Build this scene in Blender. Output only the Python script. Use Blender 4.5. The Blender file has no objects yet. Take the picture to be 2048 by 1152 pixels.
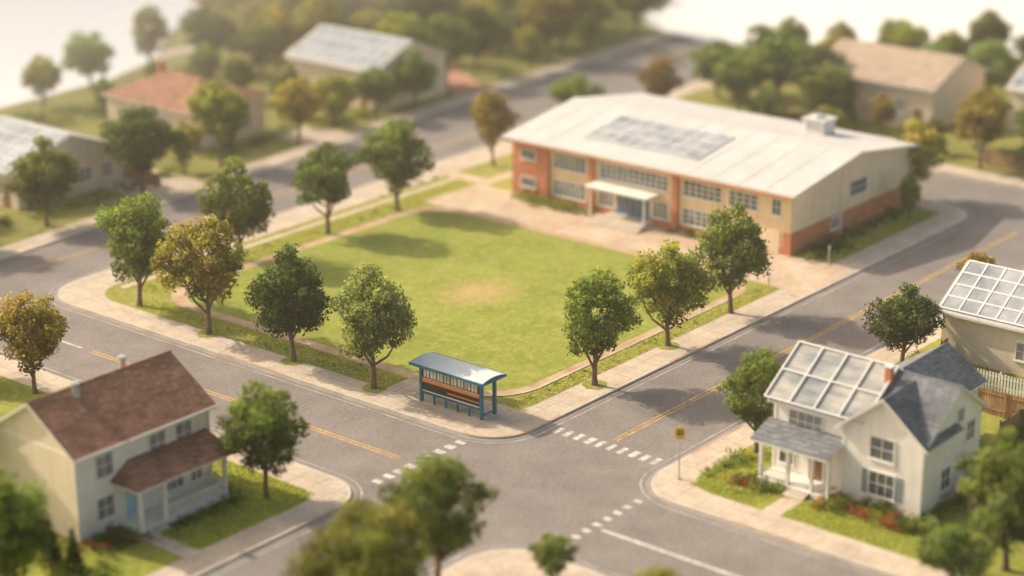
import bpy, math, random
import numpy as np
from mathutils import Vector, Matrix
random.seed(7); rng=np.random.default_rng(11)
scene=bpy.context.scene
COL=scene.collection

# ------------------------------------------------------------------ materials
def nmat(name):
    m=bpy.data.materials.new(name); m.use_nodes=True
    nt=m.node_tree; nt.nodes.clear()
    out=nt.nodes.new("ShaderNodeOutputMaterial")
    return m,nt,out
def N(nt,t,**k):
    n=nt.nodes.new(t)
    for a,b in k.items(): setattr(n,a,b)
    return n
def col(c): return (c[0],c[1],c[2],1)
def surf(name,c,var=.18,scale=1.0,rough=.8,bump=.0,bscale=20,spec=.3,c2=None,metal=0,stretch=None,fine=.1,fscale=12):
    m,nt,out=nmat(name); L=nt.links.new
    tc=N(nt,"ShaderNodeTexCoord"); mp=N(nt,"ShaderNodeMapping")
    L(tc.outputs["Object"],mp.inputs[0])
    if stretch: mp.inputs["Scale"].default_value=stretch
    n1=N(nt,"ShaderNodeTexNoise"); n1.inputs["Scale"].default_value=scale; n1.inputs["Detail"].default_value=5; n1.inputs["Roughness"].default_value=.6
    L(mp.outputs[0],n1.inputs["Vector"])
    rp=N(nt,"ShaderNodeValToRGB")
    a=[x*(1-var) for x in c]; b=[min(1,x*(1+var)) for x in c] if c2 is None else c2
    rp.color_ramp.elements[0].position=.32; rp.color_ramp.elements[0].color=col(a)
    rp.color_ramp.elements[1].position=.68; rp.color_ramp.elements[1].color=col(b)
    L(n1.outputs["Fac"],rp.inputs[0])
    n2=N(nt,"ShaderNodeTexNoise"); n2.inputs["Scale"].default_value=fscale; n2.inputs["Detail"].default_value=3
    L(tc.outputs["Object"],n2.inputs["Vector"])
    mr=N(nt,"ShaderNodeMapRange"); mr.inputs[1].default_value=.3; mr.inputs[2].default_value=.7
    mr.inputs[3].default_value=1-fine; mr.inputs[4].default_value=1+fine
    L(n2.outputs["Fac"],mr.inputs[0])
    mx=N(nt,"ShaderNodeVectorMath",operation="SCALE"); L(rp.outputs[0],mx.inputs[0]); L(mr.outputs[0],mx.inputs["Scale"])
    p=N(nt,"ShaderNodeBsdfPrincipled"); L(mx.outputs[0],p.inputs["Base Color"])
    p.inputs["Roughness"].default_value=rough; p.inputs["Metallic"].default_value=metal
    p.inputs["Specular IOR Level"].default_value=spec
    if bump>0:
        n3=N(nt,"ShaderNodeTexNoise"); n3.inputs["Scale"].default_value=bscale; n3.inputs["Detail"].default_value=4
        L(tc.outputs["Object"],n3.inputs["Vector"])
        bp=N(nt,"ShaderNodeBump"); bp.inputs["Strength"].default_value=bump; bp.inputs["Distance"].default_value=.05
        L(n3.outputs["Fac"],bp.inputs["Height"]); L(bp.outputs[0],p.inputs["Normal"])
    L(p.outputs[0],out.inputs[0])
    m["_p"]=p.name; m["_c"]=mx.name; m["_t"]=tc.name
    return m
def mulcolor(m,sock):
    nt=m.node_tree; p=nt.nodes[m["_p"]]; c=nt.nodes[m["_c"]]
    s=N(nt,"ShaderNodeVectorMath",operation="MULTIPLY"); nt.links.new(c.outputs[0],s.inputs[0]); nt.links.new(sock,s.inputs[1])
    nt.links.new(s.outputs[0],p.inputs["Base Color"]); m["_c"]=s.name
def wallcoord(m,zs=1):
    nt=m.node_tree; tc=nt.nodes[m["_t"]]
    sx=N(nt,"ShaderNodeSeparateXYZ"); nt.links.new(tc.outputs["Object"],sx.inputs[0])
    ad=N(nt,"ShaderNodeMath",operation="ADD"); nt.links.new(sx.outputs[0],ad.inputs[0]); nt.links.new(sx.outputs[1],ad.inputs[1])
    mz=N(nt,"ShaderNodeMath",operation="MULTIPLY"); nt.links.new(sx.outputs[2],mz.inputs[0]); mz.inputs[1].default_value=zs
    cb=N(nt,"ShaderNodeCombineXYZ"); nt.links.new(ad.outputs[0],cb.inputs[0]); nt.links.new(mz.outputs[0],cb.inputs[1])
    return cb.outputs[0]
def brickify(m,w,h,mortar,lo=.8,hi=1.1,mc=1.3,zs=1,flat=False,offset=.5):
    nt=m.node_tree
    v=nt.nodes[m["_t"]].outputs["Object"] if flat else wallcoord(m,zs)
    b=N(nt,"ShaderNodeTexBrick"); b.inputs["Scale"].default_value=1; b.inputs["Brick Width"].default_value=w; b.inputs["Row Height"].default_value=h
    b.inputs["Mortar Size"].default_value=mortar; b.offset=offset
    b.inputs["Color1"].default_value=(lo,lo,lo,1); b.inputs["Color2"].default_value=(hi,hi,hi,1); b.inputs["Mortar"].default_value=(mc,mc,mc,1)
    nt.links.new(v,b.inputs["Vector"]); mulcolor(m,b.outputs["Color"])
    return m
def siding(m,pitch=.18):
    nt=m.node_tree; tc=nt.nodes[m["_t"]]
    sx=N(nt,"ShaderNodeSeparateXYZ"); nt.links.new(tc.outputs["Object"],sx.inputs[0])
    d=N(nt,"ShaderNodeMath",operation="DIVIDE"); nt.links.new(sx.outputs[2],d.inputs[0]); d.inputs[1].default_value=pitch
    fr=N(nt,"ShaderNodeMath",operation="FRACT"); nt.links.new(d.outputs[0],fr.inputs[0])
    mr=N(nt,"ShaderNodeMapRange"); nt.links.new(fr.outputs[0],mr.inputs[0]); mr.inputs[1].default_value=.75;mr.inputs[2].default_value=1;mr.inputs[3].default_value=1;mr.inputs[4].default_value=.74
    mulcolor(m,mr.outputs[0]); return m
def streaks(m,scale=1.0,lo=.93):
    nt=m.node_tree; tc=nt.nodes[m["_t"]]; mp=N(nt,"ShaderNodeMapping"); mp.inputs["Scale"].default_value=(scale*2,scale*2,scale*.25)
    nt.links.new(tc.outputs["Object"],mp.inputs[0]); n=N(nt,"ShaderNodeTexNoise"); n.inputs["Scale"].default_value=1; n.inputs["Detail"].default_value=6
    nt.links.new(mp.outputs[0],n.inputs["Vector"]); mr=N(nt,"ShaderNodeMapRange"); mr.inputs[1].default_value=.35; mr.inputs[2].default_value=.6; mr.inputs[3].default_value=lo; mr.inputs[4].default_value=1.02
    nt.links.new(n.outputs["Fac"],mr.inputs[0]); mulcolor(m,mr.outputs[0]); return m

M={}
M['asphalt']=surf("asphalt",(.225,.20,.19),var=.15,scale=.3,rough=.85,bump=.3,bscale=25,fine=.16,fscale=4)
def asphalt_extra(m):
    nt=m.node_tree; tc=nt.nodes[m["_t"]]; L=nt.links.new
    v=N(nt,"ShaderNodeTexVoronoi"); v.feature='DISTANCE_TO_EDGE'; v.inputs["Scale"].default_value=.13
    nz=N(nt,"ShaderNodeTexNoise"); nz.inputs["Scale"].default_value=.7; nz.inputs["Detail"].default_value=4
    L(tc.outputs["Object"],nz.inputs["Vector"])
    sc=N(nt,"ShaderNodeVectorMath",operation="SCALE"); L(nz.outputs["Color"],sc.inputs[0]); sc.inputs["Scale"].default_value=6
    ad=N(nt,"ShaderNodeVectorMath",operation="ADD"); L(tc.outputs["Object"],ad.inputs[0]); L(sc.outputs[0],ad.inputs[1]); L(ad.outputs[0],v.inputs["Vector"])
    mr=N(nt,"ShaderNodeMapRange"); mr.inputs[1].default_value=0; mr.inputs[2].default_value=.012; mr.inputs[3].default_value=.80; mr.inputs[4].default_value=1; L(v.outputs["Distance"],mr.inputs[0])
    mulcolor(m,mr.outputs[0])
asphalt_extra(M['asphalt'])
M['concrete']=brickify(surf("sidewalk_concrete",(.53,.44,.35),var=.13,scale=.5,rough=.85,bump=.1,fine=.1,fscale=4),1.6,1.6,.035,lo=.94,hi=1.05,mc=.72,flat=True,offset=0)
M['kerb']=surf("kerb_concrete",(.55,.48,.41),var=.15,scale=.6,rough=.8,c2=(.62,.55,.46))
M['gutter']=surf("gutter_concrete",(.30,.27,.25),var=.18,scale=.6,rough=.85)
M['kerbred']=surf("kerb_red",(.48,.27,.18),var=.2,scale=.8,rough=.8,c2=(.54,.42,.33))
M['paver']=brickify(surf("plaza_paver",(.54,.38,.27),var=.14,scale=.3,rough=.85,c2=(.60,.49,.37),fine=.12,fscale=3),1.2,1.2,.035,lo=.93,hi=1.05,mc=.8,flat=True,offset=0)
M['clay']=surf("clay_path",(.50,.29,.17),var=.2,scale=.6,rough=.9,c2=(.54,.43,.28))
M['paint_w']=surf("white_paint",(.50,.48,.46),var=.3,scale=2.2,rough=.7,fine=.3,fscale=6,c2=(.74,.71,.67))
M['paint_e']=surf("worn_edge_paint",(.42,.395,.38),var=.35,scale=.8,rough=.7,fine=.25,fscale=6,c2=(.58,.55,.52))
M['paint_y']=surf("yellow_paint",(.60,.38,.14),var=.25,scale=2,rough=.7,fine=.3,fscale=6,c2=(.76,.47,.13))
def grassmat(name,a,b,c,patch=None):
    m,nt,out=nmat(name); L=nt.links.new
    tc=N(nt,"ShaderNodeTexCoord")
    def noise(s,d=5,r=.6):
        n=N(nt,"ShaderNodeTexNoise"); n.inputs["Scale"].default_value=s; n.inputs["Detail"].default_value=d; n.inputs["Roughness"].default_value=r
        L(tc.outputs["Object"],n.inputs["Vector"]); return n.outputs["Fac"]
    r1=N(nt,"ShaderNodeValToRGB"); r1.color_ramp.elements[0].color=col(a); r1.color_ramp.elements[1].color=col(b)
    r1.color_ramp.elements[0].position=.35; r1.color_ramp.elements[1].position=.65
    L(noise(.22,6),r1.inputs[0])
    r2=N(nt,"ShaderNodeMapRange"); r2.inputs[1].default_value=.48; r2.inputs[2].default_value=.72; L(noise(1.1,6,.7),r2.inputs[0])
    mx=N(nt,"ShaderNodeMixRGB"); L(r2.outputs[0],mx.inputs[0]); L(r1.outputs[0],mx.inputs[1]); mx.inputs[2].default_value=col(c)
    last=mx.outputs[0]
    if patch:
        px,py,rx,ry,pc=patch
        mp=N(nt,"ShaderNodeMapping"); mp.vector_type='POINT'; mp.inputs["Location"].default_value=(-px/rx,-py/ry,0); mp.inputs["Scale"].default_value=(1/rx,1/ry,0)
        L(tc.outputs["Object"],mp.inputs[0])
        ln=N(nt,"ShaderNodeVectorMath",operation="LENGTH"); L(mp.outputs[0],ln.inputs[0])
        ad=N(nt,"ShaderNodeMath",operation="ADD"); L(ln.outputs["Value"],ad.inputs[0]); L(noise(.9,5,.7),ad.inputs[1])
        mr=N(nt,"ShaderNodeMapRange"); mr.inputs[1].default_value=.7; mr.inputs[2].default_value=1.6; mr.inputs[3].default_value=.75; mr.inputs[4].default_value=0; L(ad.outputs[0],mr.inputs[0])
        m2=N(nt,"ShaderNodeMixRGB"); L(mr.outputs[0],m2.inputs[0]); L(last,m2.inputs[1]); m2.inputs[2].default_value=col(pc); last=m2.outputs[0]
    f=N(nt,"ShaderNodeMapRange"); f.inputs[1].default_value=.3; f.inputs[2].default_value=.7; f.inputs[3].default_value=.74; f.inputs[4].default_value=1.24; L(noise(3.2,4,.85),f.inputs[0])
    s=N(nt,"ShaderNodeVectorMath",operation="SCALE"); L(last,s.inputs[0]); L(f.outputs[0],s.inputs["Scale"])
    p=N(nt,"ShaderNodeBsdfPrincipled"); p.inputs["Roughness"].default_value=.95; p.inputs["Specular IOR Level"].default_value=.1
    L(s.outputs[0],p.inputs["Base Color"])
    bp=N(nt,"ShaderNodeBump"); bp.inputs["Strength"].default_value=.6; bp.inputs["Distance"].default_value=.1; L(noise(7,3,.8),bp.inputs["Height"]); L(bp.outputs[0],p.inputs["Normal"])
    L(p.outputs[0],out.inputs[0]); return m
M['field']=grassmat("field_grass",(.225,.265,.045),(.295,.325,.065),(.37,.355,.11),patch=(21.5,19.8,4.2,3.2,(.52,.37,.16)))
M['verge']=grassmat("verge_grass",(.24,.255,.05),(.32,.31,.075),(.42,.35,.15))
M['lawn']=grassmat("lawn_grass",(.21,.24,.04),(.29,.305,.06),(.36,.33,.10))
M['wild']=grassmat("meadow_grass",(.19,.20,.045),(.28,.275,.07),(.38,.32,.14))
m,nt,out=nmat("glare_lake_water"); p=N(nt,"ShaderNodeBsdfPrincipled"); p.inputs["Base Color"].default_value=(.90,.88,.84,1); p.inputs["Roughness"].default_value=.35; p.inputs["Specular IOR Level"].default_value=.7  # near-white base: sun glare and haze put into the water colour
n=N(nt,"ShaderNodeTexNoise"); n.inputs["Scale"].default_value=.6; b=N(nt,"ShaderNodeBump"); b.inputs["Strength"].default_value=.2
nt.links.new(n.outputs["Fac"],b.inputs["Height"]); nt.links.new(b.outputs[0],p.inputs["Normal"]); nt.links.new(p.outputs[0],out.inputs[0]); M['glare_lake']=m

M['cream']=streaks(surf("cream_wall",(.84,.65,.40),var=.05,scale=.4,rough=.8,fine=.04))
M['creamside']=streaks(surf("cream_side_shade",(.84,.69,.50),var=.05,scale=.4,rough=.8,fine=.04))  # cooler copy of the cream wall, side-wall light put into the colour
M['brick']=brickify(surf("red_brick",(.50,.20,.10),var=.18,scale=.8,rough=.85),.45,.16,.02,lo=.78,hi=1.15,mc=1.3)
M['metalroof']=streaks(surf("white_roof_membrane",(.57,.56,.55),var=.06,scale=.2,rough=.6,fine=.05,fscale=1.5),scale=.3,lo=.95)
M['trim']=surf("white_trim",(.78,.75,.70),var=.05,rough=.6,fine=.03)
M['white_siding']=siding(streaks(surf("white_siding",(.84,.80,.745),var=.05,rough=.7,fine=.03),lo=.95))
M['cream_siding']=siding(streaks(surf("cream_siding",(.80,.68,.52),var=.05,rough=.7,fine=.03),lo=.95),.2)
M['beige']=streaks(surf("beige_stucco",(.72,.61,.48),var=.07,rough=.85))
M['brownroof']=brickify(surf("brown_shingle",(.35,.18,.115),var=.22,scale=.9,rough=.9,fine=.18,fscale=5),.5,.2,.02,lo=.75,hi=1.2,mc=.6,zs=1.6)
M['slate']=brickify(surf("slate_shingle",(.17,.18,.20),var=.22,scale=.9,rough=.8,fine=.18,fscale=5),.5,.2,.02,lo=.75,hi=1.25,mc=.6,zs=1.6)
M['tanroof']=brickify(surf("tan_shingle",(.44,.34,.26),var=.2,scale=1.2,rough=.9),.5,.22,.02,lo=.85,hi=1.1,mc=.7,zs=1.6)
M['greyroof']=surf("grey_roof",(.50,.48,.46),var=.1,rough=.7)
def glassmat(name,c,rough=.12,var=.3,sc=1.2): return surf(name,c,var=var,scale=sc,rough=rough,spec=.8,fine=.05)
M['pane']=glassmat("window_glass",(.10,.115,.13),var=.45,sc=.9)
M['pane_l']=glassmat("window_glass_light",(.25,.25,.25),var=.4,sc=1)
M['pv']=surf("solar_glass",(.29,.32,.37),rough=.3,var=.3,scale=.5,spec=.6,c2=(.47,.47,.49))
M['pvframe']=surf("panel_frame",(.66,.66,.65),var=.05,rough=.5)
M['pv2']=surf("solar_glass_dark",(.22,.27,.33),rough=.3,var=.3,scale=.5,spec=.5,c2=(.40,.43,.47))
M['sunglass']=surf("clear_roof_glass",(.22,.28,.34),var=.35,scale=.75,rough=.13,spec=1.0,c2=(.50,.46,.40),stretch=(1,.5,2.2))
M['bluedoor']=surf("blue_door",(.09,.20,.38),var=.15,rough=.4)
M['ltblue']=surf("light_blue_door",(.36,.54,.66),rough=.5)
M['browndoor']=surf("wood_door",(.26,.13,.06),rough=.5)
M['shutter']=surf("grey_shutter",(.24,.28,.31),rough=.6)
M['teal']=surf("blue_steel",(.015,.15,.23),var=.1,rough=.45,spec=.4)
M['shroof']=surf("shelter_roof",(.60,.66,.68),var=.10,rough=.5,spec=.3)
M['orange']=surf("orange_panel",(.80,.22,.03),var=.08,rough=.4)
M['black']=surf("black_panel",(.02,.02,.022),rough=.4)
M['shglass']=glassmat("shelter_glass",(.62,.58,.42),var=.4)
M['steel']=surf("galvanised_steel",(.50,.50,.48),rough=.4,metal=.3)
M['signy']=surf("sign_yellow",(.85,.50,.03),var=.05,rough=.4)
M['fence']=brickify(surf("wood_fence",(.42,.26,.15),var=.25,scale=1.5,rough=.85),.18,9,.02,lo=.8,hi=1.15,mc=.45)
M['redbrickpath']=surf("brick_path",(.55,.28,.19),var=.2,rough=.9)

def leafmat():
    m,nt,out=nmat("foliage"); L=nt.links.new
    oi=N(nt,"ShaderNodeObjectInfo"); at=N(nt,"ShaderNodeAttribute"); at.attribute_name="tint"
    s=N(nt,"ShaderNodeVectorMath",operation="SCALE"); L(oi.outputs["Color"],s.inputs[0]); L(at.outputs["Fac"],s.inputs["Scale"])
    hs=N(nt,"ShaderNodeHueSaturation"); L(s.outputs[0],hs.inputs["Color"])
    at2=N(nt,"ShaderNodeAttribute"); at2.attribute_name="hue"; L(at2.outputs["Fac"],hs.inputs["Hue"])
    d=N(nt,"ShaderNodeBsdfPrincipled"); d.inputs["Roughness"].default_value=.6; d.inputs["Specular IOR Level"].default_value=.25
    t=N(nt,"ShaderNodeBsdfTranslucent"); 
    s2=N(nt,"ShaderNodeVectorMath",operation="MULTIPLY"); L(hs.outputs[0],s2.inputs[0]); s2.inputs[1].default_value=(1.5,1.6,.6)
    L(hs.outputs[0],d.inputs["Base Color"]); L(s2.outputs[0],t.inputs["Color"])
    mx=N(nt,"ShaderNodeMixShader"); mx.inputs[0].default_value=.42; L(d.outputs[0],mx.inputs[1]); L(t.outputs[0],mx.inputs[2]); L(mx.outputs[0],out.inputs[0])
    return m
M['leaf']=leafmat()
M['bark']=surf("bark",(.17,.115,.075),var=.3,scale=4,rough=.95,stretch=(3,3,.6),bump=.4)

# ------------------------------------------------------------------ builders
def empty(name,loc=(0,0,0)):
    e=bpy.data.objects.new(name,None); e.location=loc; e.empty_display_size=.5; COL.objects.link(e); return e
class MB:
    def __init__(s,name,parent=None): s.n=name; s.p=parent; s.v=[]; s.f=[]; s.m=[]; s.ml=[]
    def mi(s,m):
        if m not in s.ml: s.ml.append(m)
        return s.ml.index(m)
    def face(s,pts,m):
        k=len(s.v); s.v+= [tuple(p) for p in pts]; s.f.append(tuple(range(k,k+len(pts)))); s.m.append(s.mi(m))
    def hexa(s,c,m,mtop=None):
        k=len(s.v); s.v+=[tuple(p) for p in c]
        for j,q in enumerate(((0,3,2,1),(4,5,6,7),(0,1,5,4),(1,2,6,5),(2,3,7,6),(3,0,4,7))):
            s.f.append(tuple(k+i for i in q)); s.m.append(s.mi(mtop if (mtop and j==1) else m))
    def box(s,x0,x1,y0,y1,z0,z1,m,mtop=None):
        x0,x1=min(x0,x1),max(x0,x1); y0,y1=min(y0,y1),max(y0,y1)
        s.hexa([(x0,y0,z0),(x1,y0,z0),(x1,y1,z0),(x0,y1,z0),(x0,y0,z1),(x1,y0,z1),(x1,y1,z1),(x0,y1,z1)],m,mtop)
    def obox(s,P,U,V,W,u0,u1,v0,v1,w0,w1,m):
        g=lambda u,v,w: P+U*u+V*v+W*w
        s.hexa([g(u0,v0,w0),g(u1,v0,w0),g(u1,v1,w0),g(u0,v1,w0),g(u0,v0,w1),g(u1,v0,w1),g(u1,v1,w1),g(u0,v1,w1)],m)
    def slab(s,pts,t,m,ms):
        k=len(s.v); n=len(pts); s.v+=[tuple(p) for p in pts]; s.v+=[(p[0],p[1],p[2]-t) for p in pts]
        s.f.append(tuple(range(k,k+n))); s.m.append(s.mi(m))
        s.f.append(tuple(range(k+2*n-1,k+n-1,-1))); s.m.append(s.mi(ms))
        for i in range(n):
            j=(i+1)%n; s.f.append((k+i,k+n+i,k+n+j,k+j)); s.m.append(s.mi(ms))
    def tube(s,p0,p1,r0,r1,m,n=8,cap=True):
        p0=Vector(p0);p1=Vector(p1); d=(p1-p0).normalized(); a=d.orthogonal().normalized(); b=d.cross(a)
        k=len(s.v)
        for p,r in((p0,r0),(p1,r1)):
            for i in range(n):
                t=2*math.pi*i/n; s.v.append(tuple(p+a*r*math.cos(t)+b*r*math.sin(t)))
        for i in range(n):
            j=(i+1)%n; s.f.append((k+i,k+j,k+n+j,k+n+i)); s.m.append(s.mi(m))
        if cap: s.f.append(tuple(range(k+n,k+2*n))); s.m.append(s.mi(m))
    def build(s):
        me=bpy.data.meshes.new(s.n); me.from_pydata(s.v,[],s.f); 
        for m in s.ml: me.materials.append(M[m])
        me.polygons.foreach_set("material_index",s.m); me.update()
        o=bpy.data.objects.new(s.n,me); COL.objects.link(o)
        if s.p: o.parent=s.p
        return o
def fbox(b,face,c,u0,u1,z0,z1,proud,m,ins=.02):
    if face=='-X': b.box(c-proud,c+ins,u0,u1,z0,z1,m)
    else: b.box(u0,u1,c-proud,c+ins,z0,z1,m)
def window(b,face,c,u,z,w,h,nx=2,ny=2,fr='trim',pane='pane',fw=.09,mw=.045,sill=True,shut=None):
    u0,u1=u-w/2,u+w/2; z0,z1=z,z+h
    fbox(b,face,c,u0,u1,z0,z1,.03,pane)
    fbox(b,face,c,u0-fw,u1+fw,z1,z1+fw,.07,fr); fbox(b,face,c,u0-fw,u1+fw,z0-fw,z0,.07,fr)
    fbox(b,face,c,u0-fw,u0,z0,z1,.07,fr); fbox(b,face,c,u1,u1+fw,z0,z1,.07,fr)
    for i in range(1,nx): fbox(b,face,c,u0+w*i/nx-mw/2,u0+w*i/nx+mw/2,z0,z1,.06,fr)
    for i in range(1,ny): fbox(b,face,c,u0,u1,z0+h*i/ny-mw/2,z0+h*i/ny+mw/2,.052,fr)
    if sill: fbox(b,face,c,u0-fw-.05,u1+fw+.05,z0-fw-.06,z0-fw-.003,.11,fr)
    if shut:
        fbox(b,face,c,u0-fw-.4,u0-fw-.03,z0-.05,z1+.05,.05,shut); fbox(b,face,c,u1+fw+.03,u1+fw+.4,z0-.05,z1+.05,.05,shut)
Z0=.13
def gable(e,X,Y,ze,zr,axis,wm,rm,o=.5,t=.16,rmside='trim',z0=Z0,gm=None,og=.35):
    x0,x1=X;y0,y1=Y; w=MB("walls",e); gm=gm or wm
    w.face([(x0,y0,z0),(x0,y0,ze),(x0,y1,ze),(x0,y1,z0)],wm); w.face([(x1,y0,z0),(x1,y1,z0),(x1,y1,ze),(x1,y0,ze)],wm if axis=='Y' else gm)
    w.face([(x0,y0,z0),(x1,y0,z0),(x1,y0,ze),(x0,y0,ze)],gm if axis=='Y' else wm); w.face([(x0,y1,z0),(x0,y1,ze),(x1,y1,ze),(x1,y1,z0)],wm)
    r=MB("roof",e)
    if axis=='Y':
        xm=(x0+x1)/2; s=(zr-ze)/(xm-x0)
        w.face([(x0,y0,ze),(x1,y0,ze),(xm,y0,zr)],gm); w.face([(x0,y1,ze),(xm,y1,zr),(x1,y1,ze)],gm)
        a=t+.006
        r.slab([(x0-o,y0-og,ze-s*o+a),(xm,y0-og,zr+a),(xm,y1+og,zr+a),(x0-o,y1+og,ze-s*o+a)][::-1],t,rm,rmside)
        r.slab([(x1+o,y0-og,ze-s*o+a),(x1+o,y1+og,ze-s*o+a),(xm,y1+og,zr+a),(xm,y0-og,zr+a)],t,rm,rmside)
        r.tube((xm,y0-og,zr+a-.03),(xm,y1+og,zr+a-.03),.09,.09,rm,6)
    else:
        ym=(y0+y1)/2; s=(zr-ze)/(ym-y0); a=t+.006
        w.face([(x0,y0,ze),(x0,ym,zr),(x0,y1,ze)],gm); w.face([(x1,y0,ze),(x1,y1,ze),(x1,ym,zr)],gm)
        r.slab([(x0-og,y0-o,ze-s*o+a),(x1+og,y0-o,ze-s*o+a),(x1+og,ym,zr+a),(x0-og,ym,zr+a)],t,rm,rmside)
        r.slab([(x0-og,y1+o,ze-s*o+a),(x0-og,ym,zr+a),(x1+og,ym,zr+a),(x1+og,y1+o,ze-s*o+a)],t,rm,rmside)
        r.tube((x0-og,ym,zr+a-.03),(x1+og,ym,zr+a-.03),.09,.09,rm,6)
    w.build(); r.build()
def slope(X,Y,ze,zr,t=.166):
    x0,x1=X; xm=(x0+x1)/2
    V=Vector((xm-x0,0,zr-ze)); L=V.length; V.normalize(); U=Vector((0,1,0)); W=Vector((-(zr-ze),0,xm-x0)).normalized()
    return Vector((x0,Y[0],ze+t)),U,V,W,L
def panels(e,name,P,U,V,W,u0,u1,v0,v1,nu,nv,pm='pv',fw=.07,lift=.05,th=.06):
    b=MB(name,e)
    b.obox(P,U,V,W,u0,u1,v0,v1,lift-.04,lift,'pvframe')
    du=(u1-u0)/nu; dv=(v1-v0)/nv
    for i in range(nu):
        for j in range(nv):
            b.obox(P,U,V,W,u0+i*du+fw/2,u0+(i+1)*du-fw/2,v0+j*dv+fw/2,v0+(j+1)*dv-fw/2,lift+.002,lift+.02,pm)
    for i in range(nu+1): b.obox(P,U,V,W,u0+i*du-fw/2,u0+i*du+fw/2,v0-fw/2,v1+fw/2,lift+.003,lift+th,'pvframe')
    for j in range(nv+1): b.obox(P,U,V,W,u0-fw/2,u1+fw/2,v0+j*dv-fw/2,v0+j*dv+fw/2,lift+.004,lift+th-.008,'pvframe')
    b.build()

# ------------------------------------------------------------------ ground, roads
def rpoly(pts,r,off=0,seg=8):
    n=len(pts); P=[Vector((p[0],p[1])) for p in pts]
    ar=sum(P[i].x*P[(i+1)%n].y-P[(i+1)%n].x*P[i].y for i in range(n))
    if ar<0: P=P[::-1]; r=(r[::-1] if isinstance(r,list) else r)
    if not isinstance(r,list): r=[r]*n
    if off:
        Q=[]
        for i in range(n):
            a,b,c=P[i-1],P[i],P[(i+1)%n]; d1=(b-a).normalized(); d2=(c-b).normalized()
            n1=Vector((d1.y,-d1.x)); n2=Vector((d2.y,-d2.x)); k=1+n1.dot(n2); Q.append(b+(n1+n2)*off/k)
        P=Q; r=[max(.01,x+off) if x>0 else 0 for x in r]
    out=[]
    for i in range(n):
        a,b,c=P[i-1],P[i],P[(i+1)%n]; d1=(a-b).normalized(); d2=(c-b).normalized()
        if r[i]<=0: out.append(b); continue
        ang=math.acos(max(-1,min(1,d1.dot(d2)))); t=r[i]/math.tan(ang/2)
        p0=b+d1*t; p1=b+d2*t; cen=b+(d1+d2).normalized()*(r[i]/math.sin(ang/2))
        a0=math.atan2(p0.y-cen.y,p0.x-cen.x); a1=math.atan2(p1.y-cen.y,p1.x-cen.x); da=(a1-a0+math.pi)%(2*math.pi)-math.pi
        for k in range(seg+1):
            q=a0+da*k/seg; out.append(cen+Vector((math.cos(q),math.sin(q)))*r[i])
    return [(p.x,p.y) for p in out]
def rect(x0,x1,y0,y1): return [(x0,y0),(x1,y0),(x1,y1),(x0,y1)]
def sheet(name,pts,z,m):
    b=MB(name); b.face([(x,y,z) for x,y in pts],m); return b.build()
sheet("ground",rect(-900,1100,-900,1100),0,'wild')
rd=MB("road")
rd.face([(x,y,.008) for x,y in rpoly([(-140,-70),(74.5,-70),(74.5,47),(250,52),(250,75),(68,61),(44,59),(4,55),(-140,49)],0)],'asphalt')
rd.build()
blocks={
 "school_block":([(0,0),(65.5,0),(65.5,47.4),(0,45.8)],[3.2,4,5,4.2]),
 "west_block":([(-110,1.5),(-9.9,1.5),(-9.9,45.5),(-110,41)],[0,3.2,4,0]),
 "east_block":([(0,-110),(65.5,-110),(65.5,-9.9),(0,-9.9)],[0,0,5,3.4]),
 "south_block":([(-110,-110),(-9.9,-110),(-9.9,-8.4),(-110,-8.4)],[0,0,3.2,0]),
 "north_block":([(-140,49),(4,54.6),(44,58.4),(68,60.3),(250,72),(250,140),(75,104),(-140,100)],0),
 "far_block":([(74.5,-110),(150,-110),(112,47),(74.5,46.5)],[0,0,0,5]),
}
for nme,(pts,r) in blocks.items():
    g=MB("gutter"); g.face([(x,y,.014) for x,y in rpoly(pts,r,.32)],'gutter'); g.build()
    P=rpoly(pts,r); b=MB("sidewalk"); b.slab([(x,y,Z0) for x,y in P],Z0-.001,'concrete','kerb'); b.build()
    Q=rpoly(pts,r,-.2); k=MB("kerb")
    if len(P)==len(Q):
        for i in range(len(P)):
            j=(i+1)%len(P); a=Vector(P[i]);c=Vector(P[j]);a2=Vector(Q[i]);c2=Vector(Q[j]); n=max(1,int((c-a).length/3))
            for q in range(n):
                p1=a.lerp(c,q/n);p2=a.lerp(c,(q+1)/n);q1=a2.lerp(c2,q/n);q2=a2.lerp(c2,(q+1)/n)
                red=nme in("school_block","west_block","east_block") and abs(p1.x)<30 and abs(p1.y)<32 and math.sin(p1.x*.35+p1.y*.31+.6)>.6
                k.face([(*p1,Z0+.004),(*p2,Z0+.004),(*q2,Z0+.004),(*q1,Z0+.004)],'kerbred' if red else 'kerb')
    k.build()
    A=rpoly(pts,r,.58); B=rpoly(pts,r,.68); l=MB("road_marking")
    for i in range(len(A)):
        j=(i+1)%len(A); l.face([(*A[j],.018),(*A[i],.018),(*B[i],.018),(*B[j],.018)],'paint_e')
    if nme!="north_block": l.build()
ZG=Z0+.008
sheet("lawn",rpoly([(2.5,2.5),(64,2.5),(64,43.6),(2.5,42.6)],[4,1,1,3]),ZG,'verge')
sheet("plaza",rpoly(rect(36.9,44.2,.3,39.6),.6),ZG+.004,'paver')
sheet("bus_stop_pad",rpoly([(2.0,2.0),(5.2,2.0),(5.2,12),(2.0,12)],[0,0,.5,0]),ZG+.004,'concrete')
sheet("clay_path",rpoly(rect(4.9,37.2,4.0,38.6),4.2),ZG+.008,'clay')
sheet("field",rpoly(rect(5.85,36.3,4.85,37.6),3.8),ZG+.012,'field')
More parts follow.
